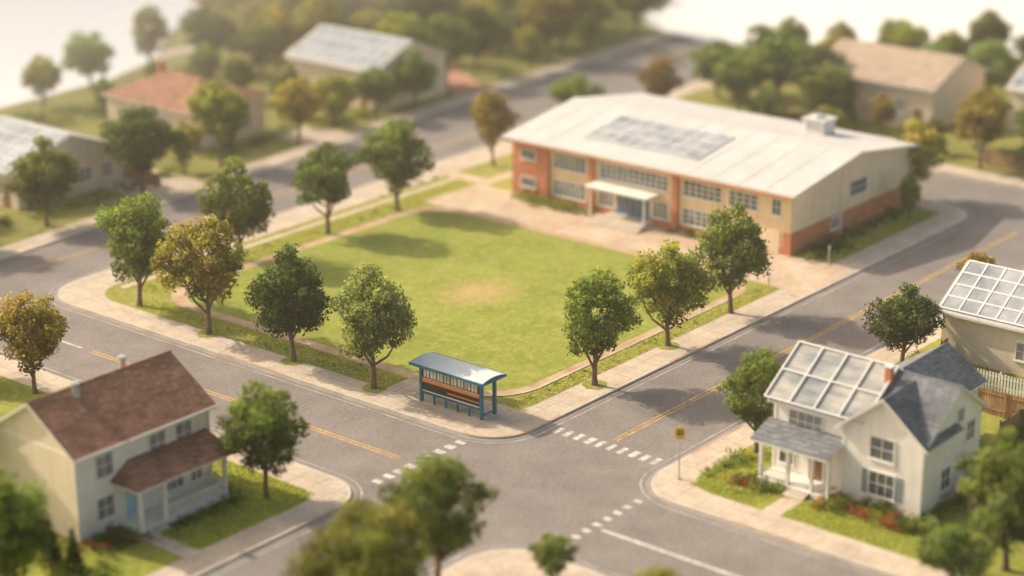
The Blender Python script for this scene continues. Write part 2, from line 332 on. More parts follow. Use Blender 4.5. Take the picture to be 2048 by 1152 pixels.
k=MB("field_kerb"); A=rpoly(rect(4.9,37.2,4.0,38.6),4.2,0); B=rpoly(rect(4.9,37.2,4.0,38.6),4.2,-.16)
for i in range(len(A)):
    j=(i+1)%len(A)
    if A[i][0]<30 and A[i][1]<30: k.face([(*A[i],ZG+.05),(*A[j],ZG+.05),(*B[j],ZG+.05),(*B[i],ZG+.05)],'kerb')
k.build()
sheet("path",rect(44.2,64.5,38.2,39.6),ZG+.004,'paver')
sheet("path",rect(44.4,46,39.6,44.2),ZG+.004,'paver')
sheet("path",[(5,41.4),(44.3,41.6),(44.3,42.2),(5,42.0)],ZG+.004,'concrete')
sheet("sidewalk",rect(62.6,64.6,2,38),ZG+.0045,'concrete')
sheet("lawn",rpoly([(-100,3.6),(-12.3,3.6),(-12.3,43),(-100,38)],[0,1.5,1,0]),ZG,'lawn')
sheet("lawn",rpoly([(2.4,-100),(64,-100),(64,-12.1),(2.4,-12.1)],[0,0,1,2.2]),ZG,'lawn')
sheet("lawn",rpoly([(-100,-100),(-13.5,-100),(-13.5,-11.5),(-100,-11.5)],[0,0,2,0]),ZG,'lawn')
sheet("lawn",rpoly([(-130,51.8),(4,57),(44,60.8),(68,62.6),(230,73.5),(230,130),(74,101),(-130,98)],0),ZG,'wild')
sheet("lawn",rpoly([(77,-100),(140,-100),(109,44.5),(77,44)],0),ZG,'wild')
sheet("path",rect(-22.9,-21.7,3.2,7.3),ZG+.004,'concrete')
sheet("path",rect(2.2,5.6,-18.9,-17.7),ZG+.004,'concrete')
sheet("driveway",rect(22,29,57,66),ZG+.004,'concrete')
sheet("driveway",rect(44.5,50,60.5,66),ZG+.004,'concrete')
sheet("brick_path",[(69,62.8),(74,63.2),(80,74),(76,75)],ZG+.004,'redbrickpath')
sheet("path",[(-24,23.5),(-12.2,23.5),(-12.2,26.5),(-24,26.5)],ZG+.004,'concrete')
for (x,y) in ((2.1,12.6),(2.2,20.4),(2.2,29),(11.9,1.6),(21.1,2.1)):
    sheet("tree_pit",[(x+.85*math.cos(a*math.pi/7)*(1+.1*math.sin(3*a)),y+.85*math.sin(a*math.pi/7)) for a in range(14)],ZG+.016,'lawn')
sheet("glare_lake",[(-900,140),(-60,98),(10,93),(38,96),(50,97),(60,101),(70,110),(90,124),(112,142),(200,200),(700,500),(300,1050),(-900,1050)],Z0+.05,'glare_lake')  # white sheets where the ground fades into bright haze, glare in their colour
sheet("glare_lake",[(800,400),(170,116),(126,82),(112,69),(108,58),(113,44),(122,30),(134,8),(142,-10),(200,-120),(1050,-300),(1050,400)],Z0+.05,'glare_lake')
mk=MB("road_marking"); zm=.018
def line(x0,x1,y0,y1,m): mk.face([(x0,y0,zm),(x1,y0,zm),(x1,y1,zm),(x0,y1,zm)],m)
for d in(-.15,.15):
    line(-5.2+d-.055,-5.2+d+.055,3.8,33,'paint_y')
    line(5.4,62,-4.9+d-.055,-4.9+d+.055,'paint_y')
    line(4,64,51.2+d-.055,51.2+d+.055,'paint_y')
line(-5.30,-5.10,34,40,'paint_w'); line(-5.5,-5.22,-24,-11.9,'paint_w')
jj=lambda: random.uniform(-.06,.06)
for i in range(9): line(-8.8+i*.95+jj(),-8.3+i*.95+jj(),2.1+jj(),2.8+jj(),'paint_w')
for i in range(10): line(3.9+jj(),4.9+jj(),-9.0+i*.85+jj(),-8.6+i*.85,'paint_w')
for i in range(9): line(-9.2+i*1.0,-8.8+i*1.0,-11.6+jj(),-11.05,'paint_w')
for i in range(3): line(-11.3,-10.75,-4+i*1.6,-3.6+i*1.6,'paint_e')
for i in range(8): line(-8.6+i*1.0,-8.25+i*1.0,42.7,43.3,'paint_e')
mk.build()
b=MB("manhole_cover"); b.face([(24+.42*math.cos(a*math.pi/10),-7+.42*math.sin(a*math.pi/10),.019) for a in range(20)],'gutter'); b.build()

# ------------------------------------------------------------------ vegetation
def leafcloud(centers,radii,nl,size,tints,hues,flat=.85):
    V=[];T=[];Hh=[]
    for c,r,t,h in zip(centers,radii,tints,hues):
        n=max(8,int(nl*r*r))
        d=rng.normal(size=(n,3)); d/=np.linalg.norm(d,axis=1)[:,None]
        rad=r*(1-.45*rng.random(n)**1.6); lump=1+.20*np.sin(d[:,0]*5+c[0]*9)*np.sin(d[:,1]*5+c[1]*7)+.12*rng.normal(size=n)
        p=np.array(c)+d*(rad*lump)[:,None]*np.array([1,1,flat])
        nr=d+rng.normal(size=(n,3))*.55; nr/=np.linalg.norm(nr,axis=1)[:,None]
        a=np.cross(nr,rng.normal(size=(n,3))); a/=np.linalg.norm(a,axis=1)[:,None]; b=np.cross(nr,a)
        s=(size*(.6+.8*rng.random(n)))[:,None]
        q=np.stack([p-a*s,p-b*s*.6,p+a*s,p+b*s*.6],1)
        V.append(q.reshape(-1,3)); tt=t*(.68+.64*rng.random(n))*(1+.3*d[:,2]); T.append(np.repeat(tt,4)); Hh.append(np.repeat(h+.008*rng.normal(size=n),4))  # clump tops tinted lighter, light from above put into the leaf colour
    return np.concatenate(V),np.concatenate(T),np.concatenate(Hh)
def meshleaf(name,V,T,Hh,b=None):
    bv=np.array(b.v) if b and b.v else np.zeros((0,3)); nb=len(bv)
    nq=len(V)//4
    faces=[] if not b else list(b.f)
    q=(np.arange(nq*4).reshape(-1,4)+nb)
    me=bpy.data.meshes.new(name)
    allv=np.concatenate([bv,V]) if nb else V
    me.from_pydata(allv.tolist(),[],faces+q.tolist())
    me.materials.append(M['leaf']); me.materials.append(M['bark'])
    me.polygons.foreach_set("material_index",[1]*len(faces)+[0]*nq)
    for nm,arr,df in(("tint",T,1.),("hue",Hh,.5)):
        at=me.attributes.new(nm,'FLOAT','POINT'); at.data.foreach_set("value",np.concatenate([np.full(nb,df),arr]).astype(np.float32))
    me.update(); return me
def tree_mesh(seed,H=8.,R=2.55,base=.30,nc=44,lf=.13,dens=340):
    global rng
    rng=np.random.default_rng(seed); rr=random.Random(seed)
    zc=H*(base+1)/2; hz=H*(1-base)/2
    ph=[rr.uniform(0,6.28) for _ in range(5)]
    C=[];Rd=[]
    tries=0
    while len(C)<nc and tries<9000:
        tries+=1
        d=rng.normal(size=3); d/=np.linalg.norm(d); q=rng.random()**.33*.88
        ang=math.atan2(d[1],d[0]); z=d[2]*q
        bulge=1+.15*math.sin(3*ang+ph[0]+2.2*z)+.11*math.sin(2*ang+ph[1]-3*z)+.08*math.sin(5*ang+ph[2]+4*z)
        w=(1.0-.24*max(0,z)-.20*max(0,-z))*bulge
        zz=z*(1+.09*math.sin(2*ang+ph[3])+.07*math.sin(3*ang+ph[4]))
        p=np.array([d[0]*q*R*w,d[1]*q*R*w,zc+zz*hz])
        r=(.38+.58*rr.random()**1.2)*R/2.55
        if q>.8: r*=.82
        if all(np.linalg.norm(p-c)>.54*(r+rc)*.95 for c,rc in zip(C,Rd)): C.append(p);Rd.append(r)
    t=[.58+.66*rng.random()+.26*((c[2]-zc)/hz) for c in C]; h=[.5+.010*rng.normal() for c in C]  # higher clumps tinted lighter, the sunlit crown top put into the colour
    b=MB("t"); 
    lean=[rr.uniform(-.18,.18),rr.uniform(-.18,.18)]
    ts=[0,.12,.6,1.3,H*base,H*base+1.2]; rs=[.30,.22,.175,.16,.14,.11]
    pt=lambda z:(lean[0]*z*.35+.05*math.sin(z*1.7+seed),lean[1]*z*.35+.05*math.cos(z*1.3+seed),z-.02)
    for i in range(5): b.tube(pt(ts[i]),pt(ts[i+1]),rs[i],rs[i+1],'bark',8,cap=False)
    order=sorted(range(len(C)),key=lambda i:C[i][2]+rr.random()*1.5)
    limbs=[]
    for k in range(7):
        ang=k*2.4+rr.random(); z0=H*base-.75+.28*k
        tip=Vector((math.cos(ang)*R*rr.uniform(.45,.7),math.sin(ang)*R*rr.uniform(.45,.7),zc+rr.uniform(-.55,.45)*hz))
        a=Vector(pt(min(z0,ts[-1]))); mid=a.lerp(tip,.45)+Vector((0,0,-.12))+Vector((math.cos(ang),math.sin(ang),0))*.25
        b.tube(a,mid,.095,.07,'bark',6,cap=False); b.tube(mid,tip,.07,.03,'bark',5); limbs.append((mid,tip))
    for i in order:
        c=Vector(C[i]); m,tp=min(limbs,key=lambda l:(c-(l[0]*.5+l[1]*.5)).length)
        s=m.lerp(tp,rr.uniform(.2,.9)); b.tube(s,c,.035,.012,'bark',4)
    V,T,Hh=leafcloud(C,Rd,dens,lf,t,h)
    return meshleaf("tree_mesh",V,T,Hh,b)
TM=[tree_mesh(s,R=r,base=bs,nc=nc) for s,r,bs,nc in ((1,2.85,.23,60),(2,2.8,.25,56),(3,2.95,.22,60),(4,2.75,.26,52),(5,2.9,.24,62),(6,2.6,.23,52),(17,2.85,.24,56),(28,2.85,.22,58))]
def shrub_mesh(seed,n=9,spread=.5,r=.32,dens=420,lf=.07):
    global rng; rng=np.random.default_rng(seed+50)
    C=[np.array([rng.normal()*spread,rng.normal()*spread,r*.7+abs(rng.normal())*r*.5]) for _ in range(n)]
    V,T,Hh=leafcloud(C,[r*(.7+.6*rng.random()) for _ in C],dens,lf,[.6+.7*rng.random() for _ in C],[.5+.015*rng.normal() for _ in C])
    V[:,2]=np.maximum(V[:,2],0.0)
    return meshleaf("shrub_mesh",V,T,Hh)
SM=[shrub_mesh(i) for i in range(4)]
def conifer_mesh(seed,H=5.,R=1.1):
    global rng; rng=np.random.default_rng(seed+90); C=[];Rd=[]
    for i in range(46):
        z=.5+(H-.7)*(i/46); w=R*(1-z/H); a=i*2.4; C.append(np.array([math.cos(a)*w*.65,math.sin(a)*w*.65,z])); Rd.append(.16+.45*w)
    b=MB("t"); b.tube((0,0,0),(0,0,H*.8),.12,.03,'bark',7)
    V,T,Hh=leafcloud(C,Rd,420,.09,[.7+.5*rng.random() for _ in C],[.5]*46)
    return meshleaf("conifer_mesh",V,T,Hh,b)
CM=conifer_mesh(1)
GREEN=(.165,.20,.045); DARK=(.08,.10,.03); OLIVE=(.27,.26,.05); SAGE=(.225,.275,.10); ORANGE=(.25,.185,.045); GOLD=(.34,.30,.055); BROWN=(.22,.14,.05); DOLIVE=(.165,.17,.045)
tn=0
def tree(x,y,h,c,w=None,v=None,name="deciduous_tree",parent=None,z=Z0,mesh=None):
    global tn
    tn+=1; v=tn%8 if v is None else v
    o=bpy.data.objects.new(name,mesh or TM[v]); COL.objects.link(o)
    s=h/8.; wv=(w/5.35) if w else s
    o.location=(x,y,z); o.scale=(wv,wv*random.uniform(.94,1.06),s); o.rotation_euler=(0,0,random.uniform(0,6.28))
    j=lambda a:a*random.uniform(.93,1.08); o.color=(j(c[0]),j(c[1]),j(c[2]),1)
    if parent: o.parent=parent
    return o
def shrub(x,y,s,c,name="shrub",parent=None,z=Z0):
    o=bpy.data.objects.new(name,SM[random.randrange(4)]); COL.objects.link(o); o.location=(x,y,z); o.scale=(s,s,s*random.uniform(.8,1.15)); o.rotation_euler=(0,0,random.uniform(0,6.28)); o.color=(*c,1)
    if parent: o.parent=parent
    return o
def conifer(x,y,h,c=DARK,w=1.):
    o=bpy.data.objects.new("conifer_tree",CM); COL.objects.link(o); o.location=(x,y,Z0); o.scale=(h/5*w,h/5*w,h/5); o.color=(*c,1); return o
T=[(2.1,12.6,8.5,SAGE,5.7),(2.2,20.4,8.2,DARK,5.4),(2.2,29,9.2,OLIVE,5.9),(3.1,37.4,8.9,GREEN,5.6),
(11.9,1.6,8.2,GREEN,5.7),(21.1,2.1,7.8,OLIVE,5.6),(29.7,2.5,8.3,GREEN,5.8),(33.5,39.2,8.2,GREEN,5.6),(24.9,39.2,7.8,(.12,.15,.04),5.6),(15.3,39.6,8.2,DOLIVE,5.7),
(49.7,41.9,7.6,ORANGE,4.8),(-14.6,5.7,7.3,GREEN,4.8),(9.2,-12.9,6.7,GREEN,4.3),(-12.8,29.5,7.2,ORANGE,4.6),(-14.5,36,6,ORANGE,4),
(23.4,60.5,7.9,DARK,6),(33.7,61.4,8.2,OLIVE,5.5),(11.5,58.9,7.6,DOLIVE,5.3),(44.3,62,6.8,GOLD,5),(66,44.8,5.4,GREEN,5),(76.5,42,5.8,BROWN,4.6),(2.5,59,6.5,GREEN,5),(-6,57.5,6.5,GREEN,5),
(65,6.5,7.2,GOLD,5),(77.5,6.5,7.8,ORANGE,5.4),(28.3,-12.6,5.7,DARK,5.1),(41,-11.8,5,ORANGE,3.6),(55,-12.5,6,GREEN,4.5),
(-17,-9.8,8.1,DOLIVE,5.9),(-24.2,-11.2,8.2,DOLIVE,6.6),(4.3,-32,8,DOLIVE,6.2),(-32.2,6.8,7.3,GREEN,5.6),
(85.7,41,6,GREEN,6),(88,35,7.5,GREEN,6),(87,30,7,DARK,6.5),(83,26,6.4,GREEN,5.5),(84,10,5.5,GREEN,4.5),(82,36,6.5,GREEN,5),(86,5,5,GREEN,4.5),
(51,63.5,5.5,OLIVE,4.5),(56,62.5,5.4,GREEN,4.5),(62,62.7,6,GREEN,4.4),(72,67,8,GREEN,6),(69,71,8,OLIVE,5.5),(78,68,8,DARK,6),(30,62.5,5,OLIVE,3.5)]
for x,y,h,c,w in T: tree(x,y,h,c,w)
tree(-12.6,-14,3.0,SAGE,2.4); tree(59,3.7,4.2,OLIVE,2,name="sapling"); tree(-27,18,7.2,SAGE,3.4)
tree(.8,-30.6,3.4,GREEN,4); tree(-13.9,-22,4.2,OLIVE,3)
conifer(84,24.5,5.6,DARK); conifer(-28.4,8.1,3.2,DARK,1.1); conifer(18.2,-26,3.6,DARK,.9); conifer(21.5,-25.5,2.6,GREEN,1); conifer(-27.6,7.2,2.6,DARK)
houses=[(10,27,62,82),(33,47,65,81),(56,71,63,79),(85,100,14,32),(90,104,0,13.5)]
dist=empty("distant_trees",(80,90,0))
dl=[(46,95,6.5),(56,97,7.5),(38,93,5.5)]
rr=random.Random(5); pts=[(a,b) for a,b,_ in dl]+[(t[0],t[1]) for t in T]
def ok(x,y,md):
    if any(a-2<x<b+2 and c-2<y<d+2 for a,b,c,d in houses): return False
    return all((x-a)**2+(y-b)**2>md*md for a,b in pts)
for k in range(2800):
    x=rr.uniform(-20,190); y=rr.uniform(60,170)
    lim=(91 if x<58 else 98+(x-62)*.8 if x<112 else 136+(x-112)*.6)
    if y>lim: continue
    if y<62.8+(x-68)*.075 or (x>108 and y<73+(x-108)*.75): continue
    dens=3.6 if (y>84 or x>85) else 5.0
    if x<60 and y>80: dens=5.5
    if ok(x,y,dens) and rr.random()<.75: dl.append((x,y,rr.uniform(4.5,8.5) if y>64 and x>58 else rr.uniform(3.6,6))); pts.append((x,y))
for k in range(900):
    x=rr.uniform(77,150); y=rr.uniform(-40,44)
    if x>107+max(0,(45-y)*.75): continue
    if x<92 and rr.random()<.6: continue
    if ok(x,y,3.9): dl.append((x,y,rr.uniform(3.4,7) if x>92 else rr.uniform(3,4.5))); pts.append((x,y))
pal=[GREEN,GREEN,OLIVE,OLIVE,DOLIVE,DOLIVE,SAGE,GOLD,ORANGE,DARK]
for x,y,h in dl:
    tree(x-80,y-90,h,rr.choice(pal),h*rr.uniform(.62,.9),parent=dist,name="tree")
def bed(name,pts,s,cols):
    e=empty(name,(pts[0][0],pts[0][1],0))
    for (x,y) in pts:
        shrub(x-pts[0][0],y-pts[0][1],s*random.uniform(.7,1.25),random.choice(cols),parent=e)
def row(x0,y0,x1,y1,n,j=.25): return [(x0+(x1-x0)*i/(n-1)+random.uniform(-j,j),y0+(y1-y0)*i/(n-1)+random.uniform(-j,j)) for i in range(n)]
FL=[GREEN,DARK,GREEN,(.36,.16,.05),(.34,.10,.06),GOLD,SAGE]
bed("flower_bed",row(-25.3,8.6,-23.2,8.4,6)+row(-25.4,7.6,-23.3,7.3,5),.75,[DARK,DARK,GREEN,(.26,.08,.05)])
bed("flower_bed",row(-20.4,6.9,-16,6.8,9,.15),.55,[DARK,GREEN])
bed("flower_bed",row(-15.6,6.9,-14.9,10,6,.2),.6,[DARK,GREEN,SAGE])
bed("flower_bed",row(6.3,-19.9,6.3,-26,12,.3)+row(5.1,-20.2,5.4,-26.2,11,.3),.8,FL)
bed("flower_bed",row(4.9,-17.0,5.0,-14.2,6,.25),.8,FL)
bed("flower_bed",row(4.8,-12.6,8,-12.9,6,.3),.7,[SAGE,GREEN,GOLD])
bed("flower_bed",row(8,-26,14,-26.2,8,.3),.7,[GREEN,OLIVE])
bed("hedge",row(43.2,33.5,43.2,25.6,14,.2)+row(42.5,31,42.6,27,5,.2),.8,[SAGE,GREEN,OLIVE])
bed("hedge",row(43.3,17,43.3,8.5,9,.2),.5,[SAGE,GREEN])
bed("hedge",row(46,5.2,62,5.2,16,.2),.85,[DARK,GREEN])
bed("hedge",row(44.9,4.4,49,4.2,6,.3),.8,[DARK,GREEN])
bed("weeds",row(6,40.2,34,40.4,12,.7)+row(36,43,44,43.4,6,.5),.3,[GREEN,OLIVE,SAGE])
bed("hedge",row(13,61.5,30,63,14,.8),.9,[GREEN,OLIVE,DARK])
bed("hedge",row(31,64.5,48,65.5,12,.8),.9,[GREEN,OLIVE,DARK])
bed("hedge",row(-14,62,10,63,14,1.2),1.4,[GREEN,OLIVE,DARK])
bed("hedge",row(50,65,57,64,8,.8),1.1,[GREEN,OLIVE])
bed("hedge",row(78,12,84,38,14,1.2),1.4,[GREEN,DARK,OLIVE])
bed("hedge",row(25,86,60,90,18,3),1.6,[GREEN,OLIVE])
bed("hedge",row(100,50,116,20,22,4),2.0,[GREEN,OLIVE,DOLIVE])
bed("hedge",row(30,-13.2,30,-22,9,.4),.7,[SAGE,OLIVE])
bed("hedge",row(23,-15,27,-24,9,.6),.8,[GREEN,GOLD])
bed("hedge",row(-34,4.5,-27,5.5,8,.4),1.1,[DARK,GREEN])
bed("hedge",row(-16.5,-12.4,-14,-20,9,.6),.8,[SAGE,OLIVE,GREEN])
bed("weeds",[(random.uniform(3,4.7),random.uniform(13,37)) for _ in range(22)]+[(random.uniform(7,36),random.uniform(2.8,3.8)) for _ in range(20)],.22,[GREEN,OLIVE,SAGE])
def tufts(name,regions,n,hgt,c):
    global rng; rng=np.random.default_rng(77)
    P=[]
    tot=sum((a[1]-a[0])*(a[3]-a[2]) for a in regions)
    for a in regions:
        k=int(n*(a[1]-a[0])*(a[3]-a[2])/tot); P.append(np.stack([rng.uniform(a[0],a[1],k),rng.uniform(a[2],a[3],k)],1))
    P=np.concatenate(P); k=len(P); an=rng.uniform(0,6.28,k); h=hgt*(.4+rng.random(k)); w=.035
    d=np.stack([np.cos(an),np.sin(an)],1); z=np.full((k,1),ZG+.0)
    ln=rng.normal(size=(k,2))*.08
    q=np.stack([np.concatenate([P-d*w,z],1),np.concatenate([P+d*w,z],1),np.concatenate([P+d*w*.5+ln,z+h[:,None]],1),np.concatenate([P-d*w*.5+ln,z+h[:,None]],1)],1).reshape(-1,3)
    me=meshleaf(name,q,np.repeat(.7+1.0*rng.random(k),4),np.repeat(.5+.012*rng.normal(size=k),4))
    o=bpy.data.objects.new(name,me); COL.objects.link(o); o.color=(*c,1)
tufts("grass",[(2.7,4.8,12.2,38),(5.4,36.5,2.6,3.9),(5.3,44,38.8,41.3),(45,62,2.7,5)],14000,.10,(.36,.36,.09))
tufts("grass",[(-22,-12.4,3.8,7),(-16,-12.4,7,24),(2.6,5,-17,-12.4),(2.6,5,-30,-19),(5,16,-15,-12.4)],14000,.10,(.33,.35,.08))

# ------------------------------------------------------------------ school
S=empty("school_building",(0,0,0)); SX=(44,63.2); SY=(6.2,34.8); ze=5.35; zr=6.7
gable(S,SX,SY,ze,zr,'Y','cream','metalroof',o=.8,og=.7,t=.2,gm='creamside')
b=MB("brick_piers",S)
fbox(b,'-X',44,30.9,34.83,Z0,ze-.2,.12,'brick')
for y in (26.0,17.3): fbox(b,'-X',44,y-.24,y+.24,Z0,ze-.1,.35,'brick')
fbox(b,'-X',44,30.7,31.15,Z0,ze-.12,.35,'brick')
fbox(b,'-X',44,6.3,30.8,Z0,Z0+.55,.06,'brick')
fbox(b,'-Y',6.2,43.9,63.3,Z0,2.0,.08,'brick')
fbox(b,'-X',44,6.17,6.9,Z0,2.0,.075,'brick')
fbox(b,'-Y',6.2,62.9,63.28,2.0,ze-.5,.06,'cream')
b.build()
b=MB("windows",S)
def band(y0,y1,z,h,n,ny=3):
    window(b,'-X',44,(y0+y1)/2,z,y1-y0,h,n,ny,pane='pane',fw=.1,mw=.07)
    for i in range(n):
        if random.random()<.45:
            d=h*random.uniform(.15,.55); w=(y1-y0)/n; fbox(b,'-X',44,y0+i*w+.03,y0+(i+1)*w-.03,z+h-d,z+h-.01,.04,'pane_l')
for z,h in((3.35,1.25),(.95,1.25)):
    band(26.8,30.2,z,h,6); 
band(18.2,25.2,3.35,1.25,12); band(12.9,16.6,3.35,1.25,6); band(9.4,12.1,3.35,1.25,4)
band(23.8,25.3,.95,1.25,3); band(18.2,19.6,.95,1.25,3); band(12.9,16.6,.95,1.25,6)
window(b,'-X',44,7.6,3.35,.8,1.25,2,2)
for z in(3.6,1.1): window(b,'-X',43.88,33,z,1.5,.8,3,1)
window(b,'-Y',6.2,54.5,3.0,2.6,1.25,4,2); window(b,'-Y',6.12,50.8,.9,1.2,.9,2,1,pane='pane_l')
b.build()
b=MB("entrance",S)
fbox(b,'-X',44,19.9,23.5,Z0,2.75,.05,'trim')
for i in range(5):
    y=20.05+i*.68; fbox(b,'-X',44,y,y+.62,Z0+.05,2.1,.09,'bluedoor'); fbox(b,'-X',44,y+.12,y+.5,.95,1.95,.11,'pane'); fbox(b,'-X',44,y,y+.62,2.18,2.65,.08,'pane')
b.box(41.9,44.0,18.9,25.4,2.85,3.03,'trim'); 
for y in(19.3,24.9): b.box(42.1,42.22,y-.06,y+.06,Z0,2.85,'trim')
for i in range(4): b.box(41.0+i*.35,43.95,19.4-.1*(3-i),23.9+.1*(3-i),Z0+.001,Z0+.10+i*.10,'kerb')
b.build()
b=MB("service_door",S); fbox(b,'-X',44,7.2,11.6,Z0+.05,2.0,.085,'creamside')
for i in range(4): fbox(b,'-X',44,7.25,11.55,.55+i*.38,.58+i*.38,.10,'cream')
b.build()
b=MB("downpipe",S); b.tube((51.6,6.0,Z0),(51.6,6.0,5.7),.07,.07,'trim',8); b.tube((62.6,6.0,Z0),(62.6,6.0,4.6),.05,.05,'trim',8)
b.box(43.93,43.99,6.3,34.7,2.6,2.75,'cream'); b.box(43.12,43.24,5.6,35.4,5.05,5.2,'brick'); b.build()
P,U,V,W,L=slope(SX,SY,ze,zr,t=.206)
panels(S,"solar_panels",P,U,V,W,10.6,22.4,2.1,7.7,8,3,fw=.15)
b=MB("roof_seams",S)
for i in range(1,12): b.obox(P,U,V,W,i*2.5-.4,i*2.5-.36,-.8 if not 10.3<i*2.5-.4<22.6 else 7.9,L,.0,.022,'metalroof')
b.build()
b=MB("rooftop_unit",S); b.box(58.6,60.6,12.2,14.2,6.0,7.3,'trim'); b.box(58.4,60.8,12.0,14.4,7.3,7.42,'metalroof'); b.tube((59.6,13.2,7.42),(59.6,13.2,7.65),.5,.45,'steel',14)
b.box(58.55,58.59,12.5,13.9,6.5,7.1,'steel'); b.build()

# ------------------------------------------------------------------ west house
Hs=empty("porch_house")
X=(-25.3,-15.4);Y=(9.5,16.4)
gable(Hs,X,Y,5.4,7.6,'X','white_siding','brownroof',o=.45,og=.35,gm='cream_siding')
b=MB("sun_toned_gable_wall",Hs); b.box(X[0]-.03,X[0]-.001,Y[0]+.01,Y[1],Z0,5.3,'cream_siding'); b.build()  # warm cream over the gable side, sun warmth put into the colour
b=MB("windows",Hs)
for u in(-23.3,-19.4,-17.4): window(b,'-Y',9.5,u,3.5,1.15,1.35,2,2,pane='pane_l')
window(b,'-Y',9.5,-23.4,1.0,1.15,1.25,2,2,pane='pane_l'); window(b,'-Y',9.5,-18.4,1.0,1.5,1.3,3,2,pane='pane_l'); window(b,'-Y',9.5,-16.6,1.0,.8,1.3,2,2,pane='pane_l')
b.build()
b=MB("corner_boards",Hs); fbox(b,'-Y',9.5,-25.36,-25.14,Z0,5.2,.04,'trim',ins=.0); fbox(b,'-Y',9.5,-15.6,-15.38,Z0,5.2,.04,'trim',ins=0); b.build()
b=MB("gutters",Hs); b.tube((-25.6,9.0,5.28),(-15.1,9.0,5.28),.07,.07,'trim',8); b.tube((-15.45,9.42,Z0),(-15.45,9.42,5.2),.05,.05,'trim',8); b.build()
b=MB("porch",Hs)
b.box(-22.5,-15.9,7.5,9.49,Z0,.42,'trim')
for x in(-22.4,-20.6,-16.0): b.box(x-.11,x+.11,7.55,7.77,.42,2.85,'trim')
b.box(-22.5,-15.9,7.52,7.8,2.85,3.03,'trim')
b.slab([(-23.0,7.1,3.03),(-15.5,7.1,3.03),(-15.7,9.48,3.95),(-21.6,9.48,3.95)],.1,'brownroof','trim')
b.slab([(-23.0,7.1,3.028),(-21.6,9.48,3.948),(-23.0,9.48,3.028)],.1,'brownroof','trim')
b.box(-20.45,-16.1,7.6,7.68,1.15,1.22,'trim'); b.box(-20.45,-16.1,7.6,7.68,.5,.56,'trim')
for i in range(26): b.box(-20.4+i*.165,-20.35+i*.165,7.61,7.67,.56,1.15,'trim')
b.box(-16.08,-16.0,7.8,9.45,1.15,1.22,'trim')
for i in range(9): b.box(-16.07,-16.01,7.85+i*.18,7.9+i*.18,.45,1.15,'trim')
for i in range(2): b.box(-22.2,-20.9,7.0+i*.25,7.49,Z0,Z0+.12+i*.1,'kerb')
b.build()
b=MB("door",Hs); fbox(b,'-Y',9.5,-22.0,-21.0,.42,2.5,.05,'ltblue'); fbox(b,'-Y',9.5,-22.12,-22.0,.42,2.6,.07,'trim'); fbox(b,'-Y',9.5,-21.0,-20.88,.42,2.6,.07,'trim'); fbox(b,'-Y',9.5,-22.12,-20.88,2.6,2.7,.07,'trim'); b.build()
b=MB("chimney_pipes",Hs)
for x,yy in((-18.2,13.6),(-22.6,12.4)):
    b.tube((x,yy,7.0),(x,yy,8.1),.21,.21,'steel',12); b.tube((x,yy,8.1),(x,yy,8.22),.28,.24,'steel',12)
b.build()

# ------------------------------------------------------------------ east house
E=empty("glass_roof_house")
X=(7.4,14.0);Y=(-25.4,-15.2); ze2,zr2=5.0,7.1
gable(E,X,Y,ze2,zr2,'Y','white_siding','slate',o=.4,og=.3)
P,U,V,W,L=slope(X,Y,ze2,zr2)
panels(E,"glass_roof",P,U,V,W,3.9,10.6,-.45,L+.05,4,2,pm='sunglass',fw=.10,lift=.12,th=.16)
w=MB("front_wing",E); y0,y1=-25.45,-20.2; ym=(y0+y1)/2; xf=6.9; zz=6.9
w.face([(xf,y0,Z0),(xf,y0,4.75),(xf,ym,zz),(xf,y1,4.75),(xf,y1,Z0)],'white_siding')
w.face([(xf,y0,Z0),(7.5,y0,Z0),(7.5,y0,4.75),(xf,y0,4.75)],'white_siding'); w.face([(xf,y1,Z0),(xf,y1,4.75),(7.5,y1,4.75),(7.5,y1,Z0)],'white_siding')
s=(zz-4.75)/(ym-y0); o=.4; a=.18
w.slab([(xf-.4,y0-o,4.75-s*o+a),(10.9,y0-o,4.75-s*o+a),(10.9,ym,zz+a),(xf-.4,ym,zz+a)],.16,'slate','trim')
w.slab([(xf-.4,y1+o,4.75-s*o+a),(xf-.4,ym,zz+a),(10.9,ym,zz+a),(10.0,y1+o,4.75-s*o+a)],.16,'slate','trim')
w.build()
b=MB("windows",E)
window(b,'-X',6.9,-22.8,3.2,1.5,1.3,2,2); window(b,'-X',6.9,-22.9,.95,1.6,1.4,3,2,shut='shutter')
window(b,'-X',7.4,-17.4,3.35,2.2,1.15,4,2,pane='pane_l'); window(b,'-X',7.4,-16.2,1.0,.9,1.3,2,2)
window(b,'-Y',-25.4,11.2,4.9,.7,.8,2,1); window(b,'-Y',-25.4,12.6,3.3,.9,1.2,2,2); window(b,'-Y',-25.4,9.8,1.1,1.0,1.3,2,2)
b.build()
b=MB("corner_boards",E); fbox(b,'-X',6.9,-25.46,-25.28,Z0,4.6,.03,'trim',ins=0); fbox(b,'-X',6.9,-20.38,-20.19,Z0,4.6,.03,'trim',ins=0); fbox(b,'-X',7.4,-15.38,-15.19,Z0,4.85,.03,'trim',ins=0); b.build()
b=MB("porch",E)
b.box(5.6,7.39,-20.1,-15.3,Z0,.45,'trim')
for y in(-20.0,-18.9,-17.3,-15.4): b.box(5.7,5.9,y-.1,y+.1,.45,2.75,'trim')
b.box(5.65,5.95,-20.1,-15.3,2.75,2.92,'trim')
b.slab([(5.2,-20.25,2.93),(7.38,-20.25,3.65),(7.38,-14.9,3.65),(5.2,-14.9,2.93)][::-1],.1,'slate','trim')
b.box(5.76,5.83,-17.2,-15.5,1.1,1.17,'trim')
for i in range(9): b.box(5.77,5.82,-17.1+i*.19,-17.05+i*.19,.5,1.1,'trim')
